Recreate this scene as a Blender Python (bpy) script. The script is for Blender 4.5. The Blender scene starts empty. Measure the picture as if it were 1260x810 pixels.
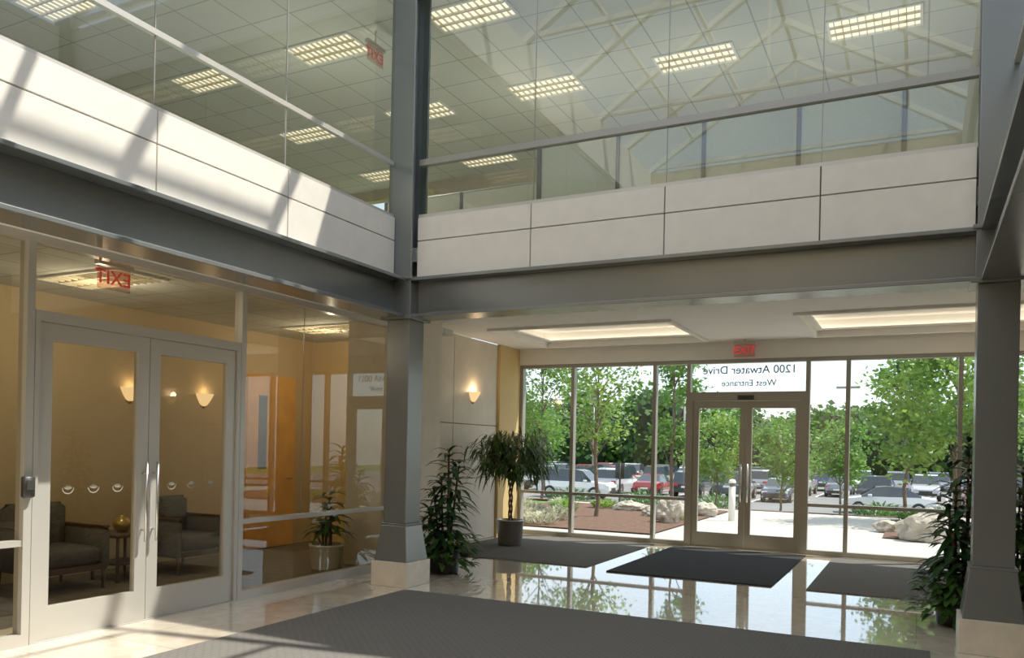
import bpy, math, random
from mathutils import Vector, Matrix, noise
random.seed(7)
scene = bpy.context.scene
COL = scene.collection

# ------------------------------------------------------------------ materials
def new_mat(name):
    m = bpy.data.materials.new(name); m.use_nodes = True
    nt = m.node_tree; nt.nodes.clear()
    out = nt.nodes.new('ShaderNodeOutputMaterial')
    return m, nt, out

def pbr(name, col, rough=0.5, metal=0.0, spec=0.5, noise_amt=0.0, nscale=8.0, bump=0.0, bscale=60.0, emit=None, estr=0.0, coat=0.0):
    m, nt, out = new_mat(name)
    b = nt.nodes.new('ShaderNodeBsdfPrincipled')
    b.inputs['Base Color'].default_value = (*col, 1)
    b.inputs['Roughness'].default_value = rough
    b.inputs['Metallic'].default_value = metal
    b.inputs['Specular IOR Level'].default_value = spec
    b.inputs['Coat Weight'].default_value = coat
    if emit:
        b.inputs['Emission Color'].default_value = (*emit, 1)
        b.inputs['Emission Strength'].default_value = estr
    tc = nt.nodes.new('ShaderNodeTexCoord')
    if noise_amt > 0:
        n = nt.nodes.new('ShaderNodeTexNoise'); n.inputs['Scale'].default_value = nscale
        n.inputs['Detail'].default_value = 5
        nt.links.new(tc.outputs['Object'], n.inputs['Vector'])
        r = nt.nodes.new('ShaderNodeValToRGB')
        lo = tuple(max(0, c * (1 - noise_amt)) for c in col); hi = tuple(min(1, c * (1 + noise_amt)) for c in col)
        r.color_ramp.elements[0].color = (*lo, 1); r.color_ramp.elements[1].color = (*hi, 1)
        r.color_ramp.elements[0].position = 0.3; r.color_ramp.elements[1].position = 0.7
        nt.links.new(n.outputs['Fac'], r.inputs['Fac']); nt.links.new(r.outputs['Color'], b.inputs['Base Color'])
    if bump > 0:
        n2 = nt.nodes.new('ShaderNodeTexNoise'); n2.inputs['Scale'].default_value = bscale
        nt.links.new(tc.outputs['Object'], n2.inputs['Vector'])
        bp = nt.nodes.new('ShaderNodeBump'); bp.inputs['Strength'].default_value = bump
        bp.inputs['Distance'].default_value = 0.02
        nt.links.new(n2.outputs['Fac'], bp.inputs['Height']); nt.links.new(bp.outputs['Normal'], b.inputs['Normal'])
    nt.links.new(b.outputs['BSDF'], out.inputs['Surface'])
    return m

def tile_mat(name, c1, c2, cm, w, h, mortar, rough, vein=None, coat=0.0, spec=0.5, offset=0.0):
    m, nt, out = new_mat(name)
    tc = nt.nodes.new('ShaderNodeTexCoord')
    br = nt.nodes.new('ShaderNodeTexBrick'); br.offset = offset; br.squash = 1.0
    br.inputs['Scale'].default_value = 1.0
    br.inputs['Brick Width'].default_value = w; br.inputs['Row Height'].default_value = h
    br.inputs['Mortar Size'].default_value = mortar; br.inputs['Mortar Smooth'].default_value = 0.1
    br.inputs['Color1'].default_value = (*c1, 1); br.inputs['Color2'].default_value = (*c2, 1)
    br.inputs['Mortar'].default_value = (*cm, 1)
    nt.links.new(tc.outputs['Object'], br.inputs['Vector'])
    b = nt.nodes.new('ShaderNodeBsdfPrincipled')
    b.inputs['Roughness'].default_value = rough
    b.inputs['Specular IOR Level'].default_value = spec
    b.inputs['Coat Weight'].default_value = coat; b.inputs['Coat Roughness'].default_value = 0.02
    src = br.outputs['Color']
    if vein:
        n = nt.nodes.new('ShaderNodeTexNoise'); n.inputs['Scale'].default_value = 3.5; n.inputs['Detail'].default_value = 8
        n.inputs['Distortion'].default_value = 1.6
        nt.links.new(tc.outputs['Object'], n.inputs['Vector'])
        r = nt.nodes.new('ShaderNodeValToRGB')
        r.color_ramp.elements[0].color = (*vein, 1); r.color_ramp.elements[1].color = (1, 1, 1, 1)
        r.color_ramp.elements[0].position = 0.35; r.color_ramp.elements[1].position = 0.6
        nt.links.new(n.outputs['Fac'], r.inputs['Fac'])
        mx = nt.nodes.new('ShaderNodeMix'); mx.data_type = 'RGBA'; mx.blend_type = 'MULTIPLY'
        mx.inputs[0].default_value = 0.6
        nt.links.new(src, mx.inputs[6]); nt.links.new(r.outputs['Color'], mx.inputs[7])
        src = mx.outputs[2]
    nt.links.new(src, b.inputs['Base Color'])
    nt.links.new(b.outputs['BSDF'], out.inputs['Surface'])
    return m

def glass_mat(name, tint, refl=1.5, rough=0.0):
    """architectural pane: tinted transmission + Schlick reflection"""
    m, nt, out = new_mat(name)
    tr = nt.nodes.new('ShaderNodeBsdfTransparent'); tr.inputs['Color'].default_value = (*tint, 1)
    gl = nt.nodes.new('ShaderNodeBsdfGlossy'); gl.inputs['Roughness'].default_value = rough
    gl.inputs['Color'].default_value = (0.95, 0.98, 0.97, 1)
    geo = nt.nodes.new('ShaderNodeNewGeometry')
    dot = nt.nodes.new('ShaderNodeVectorMath'); dot.operation = 'DOT_PRODUCT'
    nt.links.new(geo.outputs['Normal'], dot.inputs[0]); nt.links.new(geo.outputs['Incoming'], dot.inputs[1])
    def mth(op, a, b=None):
        n = nt.nodes.new('ShaderNodeMath'); n.operation = op
        for i, x in enumerate((a, b)):
            if x is None: continue
            if isinstance(x, (int, float)): n.inputs[i].default_value = x
            else: nt.links.new(x, n.inputs[i])
        return n.outputs[0]
    c = mth('ABSOLUTE', dot.outputs['Value'])
    k = mth('POWER', mth('SUBTRACT', 1.0, c), 5.0)
    f = mth('MULTIPLY', mth('ADD', mth('MULTIPLY', k, 0.94), 0.055), refl)
    f = mth('MINIMUM', f, 1.0)
    mix = nt.nodes.new('ShaderNodeMixShader')
    nt.links.new(f, mix.inputs[0]); nt.links.new(tr.outputs[0], mix.inputs[1]); nt.links.new(gl.outputs[0], mix.inputs[2])
    nt.links.new(mix.outputs[0], out.inputs['Surface'])
    return m

def emit_mat(name, col, s):
    m, nt, out = new_mat(name)
    e = nt.nodes.new('ShaderNodeEmission'); e.inputs['Color'].default_value = (*col, 1); e.inputs['Strength'].default_value = s
    nt.links.new(e.outputs[0], out.inputs['Surface'])
    return m

def leaf_mat(name, c1, c2, trans=0.35, scale=3.0, rough=0.5):
    m, nt, out = new_mat(name)
    tc = nt.nodes.new('ShaderNodeTexCoord')
    n = nt.nodes.new('ShaderNodeTexNoise'); n.inputs['Scale'].default_value = scale; n.inputs['Detail'].default_value = 3
    nt.links.new(tc.outputs['Object'], n.inputs['Vector'])
    r = nt.nodes.new('ShaderNodeValToRGB')
    r.color_ramp.elements[0].color = (*c1, 1); r.color_ramp.elements[1].color = (*c2, 1)
    r.color_ramp.elements[0].position = 0.35; r.color_ramp.elements[1].position = 0.65
    nt.links.new(n.outputs['Fac'], r.inputs['Fac'])
    b = nt.nodes.new('ShaderNodeBsdfPrincipled'); b.inputs['Roughness'].default_value = rough
    nt.links.new(r.outputs['Color'], b.inputs['Base Color'])
    t = nt.nodes.new('ShaderNodeBsdfTranslucent')
    nt.links.new(r.outputs['Color'], t.inputs['Color'])
    mx = nt.nodes.new('ShaderNodeMixShader'); mx.inputs[0].default_value = trans
    nt.links.new(b.outputs[0], mx.inputs[1]); nt.links.new(t.outputs[0], mx.inputs[2])
    nt.links.new(mx.outputs[0], out.inputs['Surface'])
    return m

def carpet_mat(name, c, rib=0.05, con=0.85):
    m, nt, out = new_mat(name)
    tc = nt.nodes.new('ShaderNodeTexCoord')
    b = nt.nodes.new('ShaderNodeBsdfPrincipled'); b.inputs['Roughness'].default_value = 0.95
    b.inputs['Specular IOR Level'].default_value = 0.15
    br = nt.nodes.new('ShaderNodeTexBrick'); br.offset = 0.5
    br.inputs['Scale'].default_value = 1.0
    br.inputs['Brick Width'].default_value = rib * 2; br.inputs['Row Height'].default_value = rib
    br.inputs['Mortar Size'].default_value = rib * 0.16
    br.inputs['Color1'].default_value = (*c, 1); br.inputs['Color2'].default_value = (*[x * 0.95 for x in c], 1)
    br.inputs['Mortar'].default_value = (*[x * con for x in c], 1)
    nt.links.new(tc.outputs['Object'], br.inputs['Vector'])
    nt.links.new(br.outputs['Color'], b.inputs['Base Color'])
    n2 = nt.nodes.new('ShaderNodeTexNoise'); n2.inputs['Scale'].default_value = 250
    nt.links.new(tc.outputs['Object'], n2.inputs['Vector'])
    bp = nt.nodes.new('ShaderNodeBump'); bp.inputs['Strength'].default_value = 0.4; bp.inputs['Distance'].default_value = 0.01
    nt.links.new(n2.outputs['Fac'], bp.inputs['Height']); nt.links.new(bp.outputs['Normal'], b.inputs['Normal'])
    nt.links.new(b.outputs[0], out.inputs['Surface'])
    return m

STEEL = pbr('painted_steel_grey', (0.175, 0.187, 0.188), 0.26, 0.4, 0.5, 0.04, 2.0)
ALU = pbr('champagne_aluminium', (0.50, 0.48, 0.435), 0.35, 0.3)
ALU_D = pbr('bronze_grey_aluminium', (0.28, 0.27, 0.245), 0.35, 0.3)
CHROME = pbr('brushed_steel', (0.6, 0.6, 0.6), 0.25, 1.0)
PANEL = pbr('offwhite_cladding_panel', (0.76, 0.72, 0.64), 0.6, 0, 0.3, 0.04, 6.0, 0.05, 200)
JOINT = pbr('dark_joint', (0.12, 0.115, 0.11), 0.8)
WHITE = pbr('white_plaster', (0.82, 0.80, 0.76), 0.7, 0, 0.2, 0.02, 3.0)
BEIGE = pbr('beige_wall_paint', (0.60, 0.46, 0.27), 0.8, 0, 0.2, 0.03, 2.0)
TAN = pbr('tan_wall_paint', (0.50, 0.41, 0.27), 0.8, 0, 0.2, 0.03, 2.0)
GOLDW = pbr('ochre_wall_paint', (0.64, 0.46, 0.20), 0.8, 0, 0.2, 0.03, 2.0)
STONEW = pbr('limestone_wall_panel', (0.68, 0.61, 0.50), 0.55, 0, 0.3, 0.05, 4.0)
PLINTH = pbr('cream_marble_plinth', (0.76, 0.67, 0.53), 0.25, 0, 0.5, 0.08, 8.0)
MARBLE = tile_mat('polished_cream_marble_tile', (0.80, 0.71, 0.57), (0.75, 0.66, 0.53), (0.42, 0.37, 0.30), 0.61, 0.61, 0.004, 0.035, vein=(0.80, 0.73, 0.64), coat=1.0)
CEILT = tile_mat('acoustic_ceiling_tile', (0.62, 0.63, 0.56), (0.60, 0.61, 0.54), (0.36, 0.37, 0.32), 0.61, 0.61, 0.010, 0.9, spec=0.1)
CARPET = carpet_mat('grey_ribbed_carpet', (0.145, 0.136, 0.124), 0.04, .75)
MATD = carpet_mat('charcoal_entry_mat', (0.034, 0.035, 0.037), 0.06, .6)
CARPET_IN = carpet_mat('room_carpet', (0.18, 0.145, 0.10), 0.2)
GLASS_UP = glass_mat('tinted_glass_upper', (0.73, 0.80, 0.74), 1.5)
GLASS_L = glass_mat('storefront_glass', (0.82, 0.80, 0.70), 1.15)
GLASS_E = glass_mat('entrance_glass', (0.76, 0.79, 0.77), 1.0)
GLASS_SKY = glass_mat('skylight_glass', (0.92, 0.94, 0.94), 1.0)
SKYFRAME = pbr('white_steel_rafter', (0.75, 0.76, 0.77), 0.45)
TROFF = emit_mat('fluorescent_lens', (1.0, 0.86, 0.60), 1.35)
TROFF_L = emit_mat('fluorescent_lens_dim', (1.0, 0.82, 0.52), .7)
LOUV = pbr('troffer_louver', (0.55, 0.48, 0.33), 0.4)
COVE = emit_mat('cove_lamp', (1.0, 0.86, 0.62), 3.6)
SCON = emit_mat('sconce_shade', (1.0, 0.62, 0.26), .9)
RED = emit_mat('exit_red', (0.70, 0.03, 0.03), 0.55)
EXITP = glass_mat('exit_sign_acrylic', (0.85, 0.72, 0.68), 1.0)
WOOD = pbr('honey_maple_door', (0.80, 0.40, 0.10), 0.4, 0, 0.5, 0.15, 3.0)
DWOOD = pbr('dark_wood', (0.10, 0.05, 0.025), 0.4)
BLACK = pbr('black_plastic', (0.015, 0.015, 0.015), 0.4)
FABRIC = pbr('grey_olive_upholstery', (0.10, 0.09, 0.08), 0.9, 0, 0.2, 0.15, 30.0)
PARTF = pbr('cubicle_fabric', (0.62, 0.59, 0.50), 0.9, 0, 0.2, 0.04, 40)
NAVY = pbr('slate_vinyl_lettering', (0.12, 0.14, 0.22), 0.6)
FROST = pbr('frosted_vinyl', (0.36, 0.32, 0.25), 0.8)
POTM = pbr('brushed_metal_pot', (0.42, 0.40, 0.37), 0.3, 0.9, 0.5, 0.1, 20)
POTC = pbr('cream_ceramic_pot', (0.62, 0.56, 0.44), 0.35)
SOIL = pbr('potting_soil', (0.05, 0.035, 0.025), 0.95)
BARK = pbr('bark', (0.14, 0.10, 0.07), 0.9, 0, 0.2, 0.3, 15)
LEAF_D = leaf_mat('dracaena_leaf', (0.010, 0.038, 0.010), (0.028, 0.085, 0.020), 0.2, 4.0, 0.35)
LEAF_M = leaf_mat('ficus_leaf', (0.022, 0.065, 0.012), (0.07, 0.15, 0.028), 0.25, 5.0, 0.4)
LEAF_T = leaf_mat('tree_leaf', (0.045, 0.15, 0.018), (0.16, 0.32, 0.045), 0.45, 1.2)
LEAF_T2 = leaf_mat('tree_leaf_yellowgreen', (0.08, 0.20, 0.022), (0.23, 0.38, 0.055), 0.45, 1.2)
LEAF_F = leaf_mat('forest_leaf', (0.022, 0.08, 0.014), (0.08, 0.19, 0.032), 0.3, 0.25)
LEAF_P = leaf_mat('pale_flowering_leaf', (0.25, 0.30, 0.14), (0.60, 0.55, 0.45), 0.3, 9.0)
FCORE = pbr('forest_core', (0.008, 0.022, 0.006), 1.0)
CONC = pbr('plaza_concrete', (0.44, 0.425, 0.39), 0.85, 0, 0.2, 0.06, 1.5)
MULCH = pbr('red_brown_mulch', (0.12, 0.07, 0.05), 0.95, 0, 0.1, 0.35, 9.0, 0.6, 30)
GRASS = pbr('lawn', (0.10, 0.18, 0.035), 0.95, 0, 0.1, 0.3, 2.0)
ASPH = pbr('asphalt', (0.17, 0.17, 0.17), 0.9, 0, 0.2, 0.08, 1.0)
LINE = pbr('white_road_paint', (0.8, 0.8, 0.78), 0.7)
ROCK = pbr('limestone_boulder', (0.42, 0.38, 0.32), 0.85, 0, 0.2, 0.3, 3.0, 0.7, 8)
TIRE = pbr('tyre', (0.015, 0.015, 0.015), 0.8)
CARGL = pbr('car_window', (0.02, 0.03, 0.04), 0.05, 0, 0.8)
TAILL = pbr('tail_light', (0.5, 0.02, 0.02), 0.2)
HEADL = pbr('head_light', (0.8, 0.8, 0.8), 0.1)
BRASS = pbr('brass', (0.55, 0.38, 0.12), 0.3, 0.9)

# ------------------------------------------------------------------ mesh builder
class MB:
    def __init__(s): s.v = []; s.f = []; s.m = []; s.sm = []; s.mats = []
    def mi(s, mat):
        if mat not in s.mats: s.mats.append(mat)
        return s.mats.index(mat)
    def add(s, vs, fs, mat, smooth=False):
        o = len(s.v); s.v.extend([tuple(v) for v in vs]); k = s.mi(mat)
        for f in fs: s.f.append(tuple(i + o for i in f)); s.m.append(k); s.sm.append(smooth)
        return s
    def box(s, x0, x1, y0, y1, z0, z1, mat):
        vs = [(x, y, z) for z in (z0, z1) for y in (y0, y1) for x in (x0, x1)]
        return s.add(vs, [(0, 2, 3, 1), (4, 5, 7, 6), (0, 1, 5, 4), (2, 6, 7, 3), (0, 4, 6, 2), (1, 3, 7, 5)], mat)
    def rbox(s, x0, x1, y0, y1, z0, z1, mat, r=0.02):
        vs = []; fs = []
        rings = [(z0, r), (z0 + r, 0), (z1 - r, 0), (z1, r)]
        for z, i in rings:
            a, b, c, d = x0 + i, x1 - i, y0 + i, y1 - i
            vs += [(a + r, c, z), (b - r, c, z), (b, c + r, z), (b, d - r, z), (b - r, d, z), (a + r, d, z), (a, d - r, z), (a, c + r, z)]
        for k in range(3):
            for j in range(8):
                j2 = (j + 1) % 8
                fs.append((k * 8 + j, k * 8 + j2, k * 8 + 8 + j2, k * 8 + 8 + j))
        fs.append(tuple(range(7, -1, -1))); fs.append(tuple(range(24, 32)))
        return s.add(vs, fs, mat, True)
    def frustum(s, cx, cy, z0, z1, w0, w1, mat):
        vs = []
        for z, w in ((z0, w0), (z1, w1)):
            vs += [(cx - w, cy - w, z), (cx + w, cy - w, z), (cx + w, cy + w, z), (cx - w, cy + w, z)]
        return s.add(vs, [(3, 2, 1, 0), (4, 5, 6, 7), (0, 1, 5, 4), (1, 2, 6, 5), (2, 3, 7, 6), (3, 0, 4, 7)], mat)
    def cyl(s, p0, p1, r0, r1, mat, n=12, caps=True, smooth=True):
        p0 = Vector(p0); p1 = Vector(p1); d = (p1 - p0).normalized()
        a = d.orthogonal().normalized(); b = d.cross(a)
        vs = []
        for p, r in ((p0, r0), (p1, r1)):
            for i in range(n):
                t = 2 * math.pi * i / n
                vs.append(p + a * math.cos(t) * r + b * math.sin(t) * r)
        s.add(vs, [(i, (i + 1) % n, n + (i + 1) % n, n + i) for i in range(n)], mat, smooth)
        if caps:
            o = len(s.v) - 2 * n; k = s.mi(mat)
            s.f.append(tuple(o + i for i in range(n - 1, -1, -1))); s.m.append(k); s.sm.append(False)
            s.f.append(tuple(o + n + i for i in range(n))); s.m.append(k); s.sm.append(False)
        return s
    def lathe(s, prof, c, mat, n=24, a0=0, a1=2 * math.pi, smooth=True):
        vs = []; fs = []
        closed = abs(a1 - a0 - 2 * math.pi) < 1e-6
        cols = n if closed else n + 1
        for r, z in prof:
            for i in range(cols):
                t = a0 + (a1 - a0) * i / n
                vs.append((c[0] + r * math.cos(t), c[1] + r * math.sin(t), c[2] + z))
        for k in range(len(prof) - 1):
            for i in range(n):
                j = (i + 1) % cols
                fs.append((k * cols + i, k * cols + j, (k + 1) * cols + j, (k + 1) * cols + i))
        return s.add(vs, fs, mat, smooth)
    def quad(s, a, b, c, d, mat): return s.add([a, b, c, d], [(0, 1, 2, 3)], mat)
    def leaf(s, p, d, L, W, droop, mat, n=4):
        p = Vector(p); d = Vector(d).normalized()
        side = d.cross(Vector((0, 0, 1)))
        if side.length < 1e-3: side = Vector((1, 0, 0))
        side.normalize(); up = side.cross(d)
        vs = []; fs = []
        for i in range(n + 1):
            t = i / n
            c = p + d * (t * L) + Vector((0, 0, -droop * L * t * t))
            w = W * 0.5 * (math.sin(math.pi * (0.08 + 0.9 * t)) ** 0.8)
            if i == n: w = W * 0.03
            vs += [c - side * w + up * w * 0.35, c, c + side * w + up * w * 0.35]
        for i in range(n):
            o = i * 3
            fs += [(o, o + 1, o + 4, o + 3), (o + 1, o + 2, o + 5, o + 4)]
        return s.add(vs, fs, mat, True)
    def clampz(s, z=0.0):
        s.v = [(a, b, max(c, z)) for a, b, c in s.v]
        return s
    def clampx(s, lo, hi):
        s.v = [(min(max(a, lo), hi), b, c) for a, b, c in s.v]
        return s
    def build(s, name, loc=(0, 0, 0), bevel=0.0, parent=None, rotz=0.0):
        me = bpy.data.meshes.new(name)
        me.from_pydata(s.v, [], s.f)
        for m in s.mats: me.materials.append(m)
        me.polygons.foreach_set('material_index', s.m)
        me.polygons.foreach_set('use_smooth', s.sm)
        me.update()
        o = bpy.data.objects.new(name, me); COL.objects.link(o)
        o.location = loc; o.rotation_euler = (0, 0, rotz)
        if bevel > 0:
            b = o.modifiers.new('bevel', 'BEVEL'); b.width = bevel; b.segments = 2; b.limit_method = 'ANGLE'
        if parent: o.parent = parent
        return o

def box(name, x0, x1, y0, y1, z0, z1, mat, bevel=0):
    return MB().box(x0, x1, y0, y1, z0, z1, mat).build(name, bevel=bevel)

def text_mesh(name, body, size, mat, loc, rot, parent=None, extrude=0.002, space=1.0):
    cu = bpy.data.curves.new(name, 'FONT'); cu.body = body; cu.size = size; cu.extrude = extrude
    cu.align_x = 'CENTER'; cu.align_y = 'CENTER'; cu.space_character = space; cu.offset = size * .008
    t = bpy.data.objects.new('tmp', cu); COL.objects.link(t)
    bpy.context.view_layer.update()
    me = bpy.data.meshes.new_from_object(t.evaluated_get(bpy.context.evaluated_depsgraph_get()))
    bpy.data.objects.remove(t)
    me.materials.clear(); me.materials.append(mat)
    o = bpy.data.objects.new(name, me); COL.objects.link(o); o.location = loc; o.rotation_euler = rot
    if parent: o.parent = parent
    return o

# ------------------------------------------------------------------ key dimensions
XL, XR, YB, YN = -5.2, 0.57, 7.55, -1.6
XS = -5.93; XS2 = 1.30
VXL, VXR, YE = -6.5, 1.6, 13.2
ZB0, ZB1 = 2.94, 3.37
ZP = 4.05; ZC = 6.6; ZSK = 7.4

# ------------------------------------------------------------------ floors
box('floor', VXL - 0.1, VXR + 0.1, YN, YE + 0.1, -0.15, 0.0, MARBLE)
box('floor_side_room', -8.6, VXL - 0.1, YN, 10.1, -0.15, 0.0, CARPET_IN)
box('floor_side_room_east', VXR + 0.1, 4.1, YN, 10.1, -0.15, 0.0, CARPET_IN)
box('carpet_side_room', -8.5, VXL - .1, YN + 0.02, 10.0, 0.0, 0.01, CARPET_IN)
box('carpet_side_room', VXL - .1, XS - 0.08, YN + 0.02, 8.34, 0.0, 0.01, CARPET_IN)
box('atrium_carpet', -4.86, 0.10, 0.3, 7.22, 0.0, 0.012, CARPET)
box('entry_carpet', -6.35, -3.85, 9.9, 12.95, 0.0, 0.012, CARPET)
box('entry_carpet.001', -1.12, 1.4, 9.7, 12.95, 0.0, 0.012, CARPET)
box('entrance_mat', -3.5, -1.5, 9.7, 12.9, 0.0, 0.016, MATD)
m = MB()
m.box(-12, XL - 0.1, YN, YE, 3.6, 3.75, WHITE)
m.box(XL - 0.1, XR + 0.1, YB + 0.06, YE, 3.6, 3.75, WHITE)
m.box(XR + 0.1, 4.1, YN, YE, 3.6, 3.75, WHITE)
m.build('floor_upper')

# ------------------------------------------------------------------ ceilings
m = MB()
cv = [(-5.8, -3.0), (-1.45, 1.35)]; cy0, cy1 = 10.65, 12.8
zc = 3.30
m.box(VXL, VXR, YB + 0.16, cy0, zc, zc + 0.06, WHITE)
m.box(VXL, VXR, cy1, YE, zc, zc + 0.06, WHITE)
m.box(VXL, cv[0][0], cy0, cy1, zc, zc + 0.06, WHITE)
m.box(cv[0][1], cv[1][0], cy0, cy1, zc, zc + 0.06, WHITE)
m.box(cv[1][1], VXR, cy0, cy1, zc, zc + 0.06, WHITE)
for a, b in cv:
    m.box(a - 0.12, b + 0.12, cy0 - 0.12, cy1 + 0.12, 3.54, 3.58, WHITE)
    for (p, q, r, s_) in ((a - 0.14, a - 0.1, cy0 - 0.14, cy1 + 0.14), (b + 0.1, b + 0.14, cy0 - 0.14, cy1 + 0.14), (a - 0.14, b + 0.14, cy0 - 0.14, cy0 - 0.1), (a - 0.14, b + 0.14, cy1 + 0.1, cy1 + 0.14)):
        m.box(p, q, r, s_, 3.36, 3.56, WHITE)
    for (dw, za, zb) in ((0.06, zc - 0.035, zc + 0.08), (0.14, zc + .055, zc + .08)):
        for (p, q, r, s_) in ((a, a + dw, cy0, cy1), (b - dw, b, cy0, cy1), (a + dw, b - dw, cy0, cy0 + dw), (a + dw, b - dw, cy1 - dw, cy1)):
            m.box(p, q, r, s_, za, zb, WHITE)
m.build('ceiling')
for a, b in cv:
    m = MB()
    m.box(a - 0.08, a - 0.03, cy0, cy1, 3.37, 3.40, COVE)
    m.box(b + 0.03, b + 0.08, cy0, cy1, 3.37, 3.40, COVE)
    m.box(a, b, cy0 - 0.08, cy0 - 0.03, 3.37, 3.40, COVE)
    m.box(a, b, cy1 + 0.03, cy1 + 0.08, 3.37, 3.40, COVE)
    m.build('cove_light')
box('ceiling_soffit_left', XS - 0.02, XL - 0.16, YN, YB, 3.06, 3.3, WHITE)
box('ceiling_soffit_right', XR + 0.16, XS2 + 0.02, YN, YB, 3.06, 3.3, WHITE)
box('ceiling_side_room', -8.5, XS - 0.06, YN, 10.0, 3.12, 3.2, CEILT)
box('ceiling_side_room_east', XS2 + 0.06, 4.0, YN, 9.5, 3.12, 3.2, CEILT)
m = MB()
m.box(-12, XL - 0.1, YN, YE, ZC, ZC + 0.12, CEILT)
m.box(XL - 0.1, XR + 0.1, YB + 0.1, YE, ZC, ZC + 0.12, CEILT)
m.box(XR + 0.1, 4.1, YN, YE, ZC, ZC + 0.12, CEILT)
m.build('ceiling_upper')

# ------------------------------------------------------------------ walls
box('wall_rear', -12, 4.1, YN - 0.15, YN, 0, ZSK, BEIGE)
box('wall_side_room_west', -8.6, -8.5, YN, 10.1, 0, 3.2, BEIGE)
box('wall_side_room_north', -8.5, VXL - 0.1, 10.0, 10.1, 0, 3.2, GOLDW)
box('wall_side_room_east', 4.0, 4.1, YN, 9.6, 0, 3.2, BEIGE)
box('wall_side_room_east_north', VXR + 0.1, 4.0, 9.5, 9.6, 0, 3.2, BEIGE)
box('wall_pier_left', VXL - 0.1, XS, 8.4, 9.6, 0, 3.3, STONEW)
box('wall_pier_right', XS2, VXR + 0.1, 8.4, 9.6, 0, 3.3, STONEW)
def clad_x(name, x, face, y_joints, z_joints, mat, th=0.04, back=0.06):
    m = MB()
    sgn = 1 if face > 0 else -1
    xb0, xb1 = sorted((x - sgn * (th + back), x - sgn * th)); m.box(xb0, xb1, y_joints[0], y_joints[-1], z_joints[0], z_joints[-1], JOINT)
    g = 0.006
    a0, a1 = sorted((x - sgn * th, x))
    for i in range(len(y_joints) - 1):
        for j in range(len(z_joints) - 1):
            m.box(a0, a1, y_joints[i] + g, y_joints[i + 1] - g, z_joints[j] + g, z_joints[j + 1] - g, mat)
    return m.build(name, bevel=0.003)
def clad_y(name, y, x_joints, z_joints, mat, th=0.04, back=0.06):
    m = MB()
    m.box(x_joints[0], x_joints[-1], y + th, y + th + back, z_joints[0], z_joints[-1], JOINT)
    g = 0.006
    for i in range(len(x_joints) - 1):
        for j in range(len(z_joints) - 1):
            m.box(x_joints[i] + g, x_joints[i + 1] - g, y, y + th, z_joints[j] + g, z_joints[j + 1] - g, mat)
    return m.build(name, bevel=0.003)
clad_x('wall_left', VXL, 1, [9.6, 10.9, 12.35], [0, 1.03, 1.9, 3.3], STONEW)
clad_x('wall_right', VXR, -1, [9.6, 10.9, 12.35, YE], [0, 1.03, 1.9, 3.3], STONEW)
box('wall_left_return', VXL - 0.1, VXL + 0.05, 12.36, YE, 0, 3.3, GOLDW)
box('wall_entrance_bulkhead', VXL - 0.1, VXR + 0.1, YE - 0.1, YE + 0.2, 3.02, 3.6, WHITE)
m = MB()
m.box(-12, -10.6, YE, YE + 0.2, 3.6, ZC, TAN); m.box(-8.4, 4.1, YE, YE + 0.2, 3.6, ZC, TAN)
m.box(-10.6, -8.4, YE, YE + 0.2, 3.6, 4.6, TAN); m.box(-10.6, -8.4, YE, YE + 0.2, 6.4, ZC, TAN)
m.build('wall_upper_north')
m = MB(); m.box(-10.6, -8.4, YE + .05, YE + .12, 5.45, 5.5, ALU); m.box(-9.53, -9.47, YE + .05, YE + .12, 4.6, 6.4, ALU)
m.quad((-10.6, YE + .1, 4.6), (-8.4, YE + .1, 4.6), (-8.4, YE + .1, 6.4), (-10.6, YE + .1, 6.4), GLASS_E); m.build('window_1')
box('wall_upper_west', -12.1, -12, YN, YE + 0.2, 3.6, ZC, TAN)
box('wall_upper_east', 4.1, 4.2, YN, YE + 0.2, 3.6, ZC, TAN)

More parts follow.
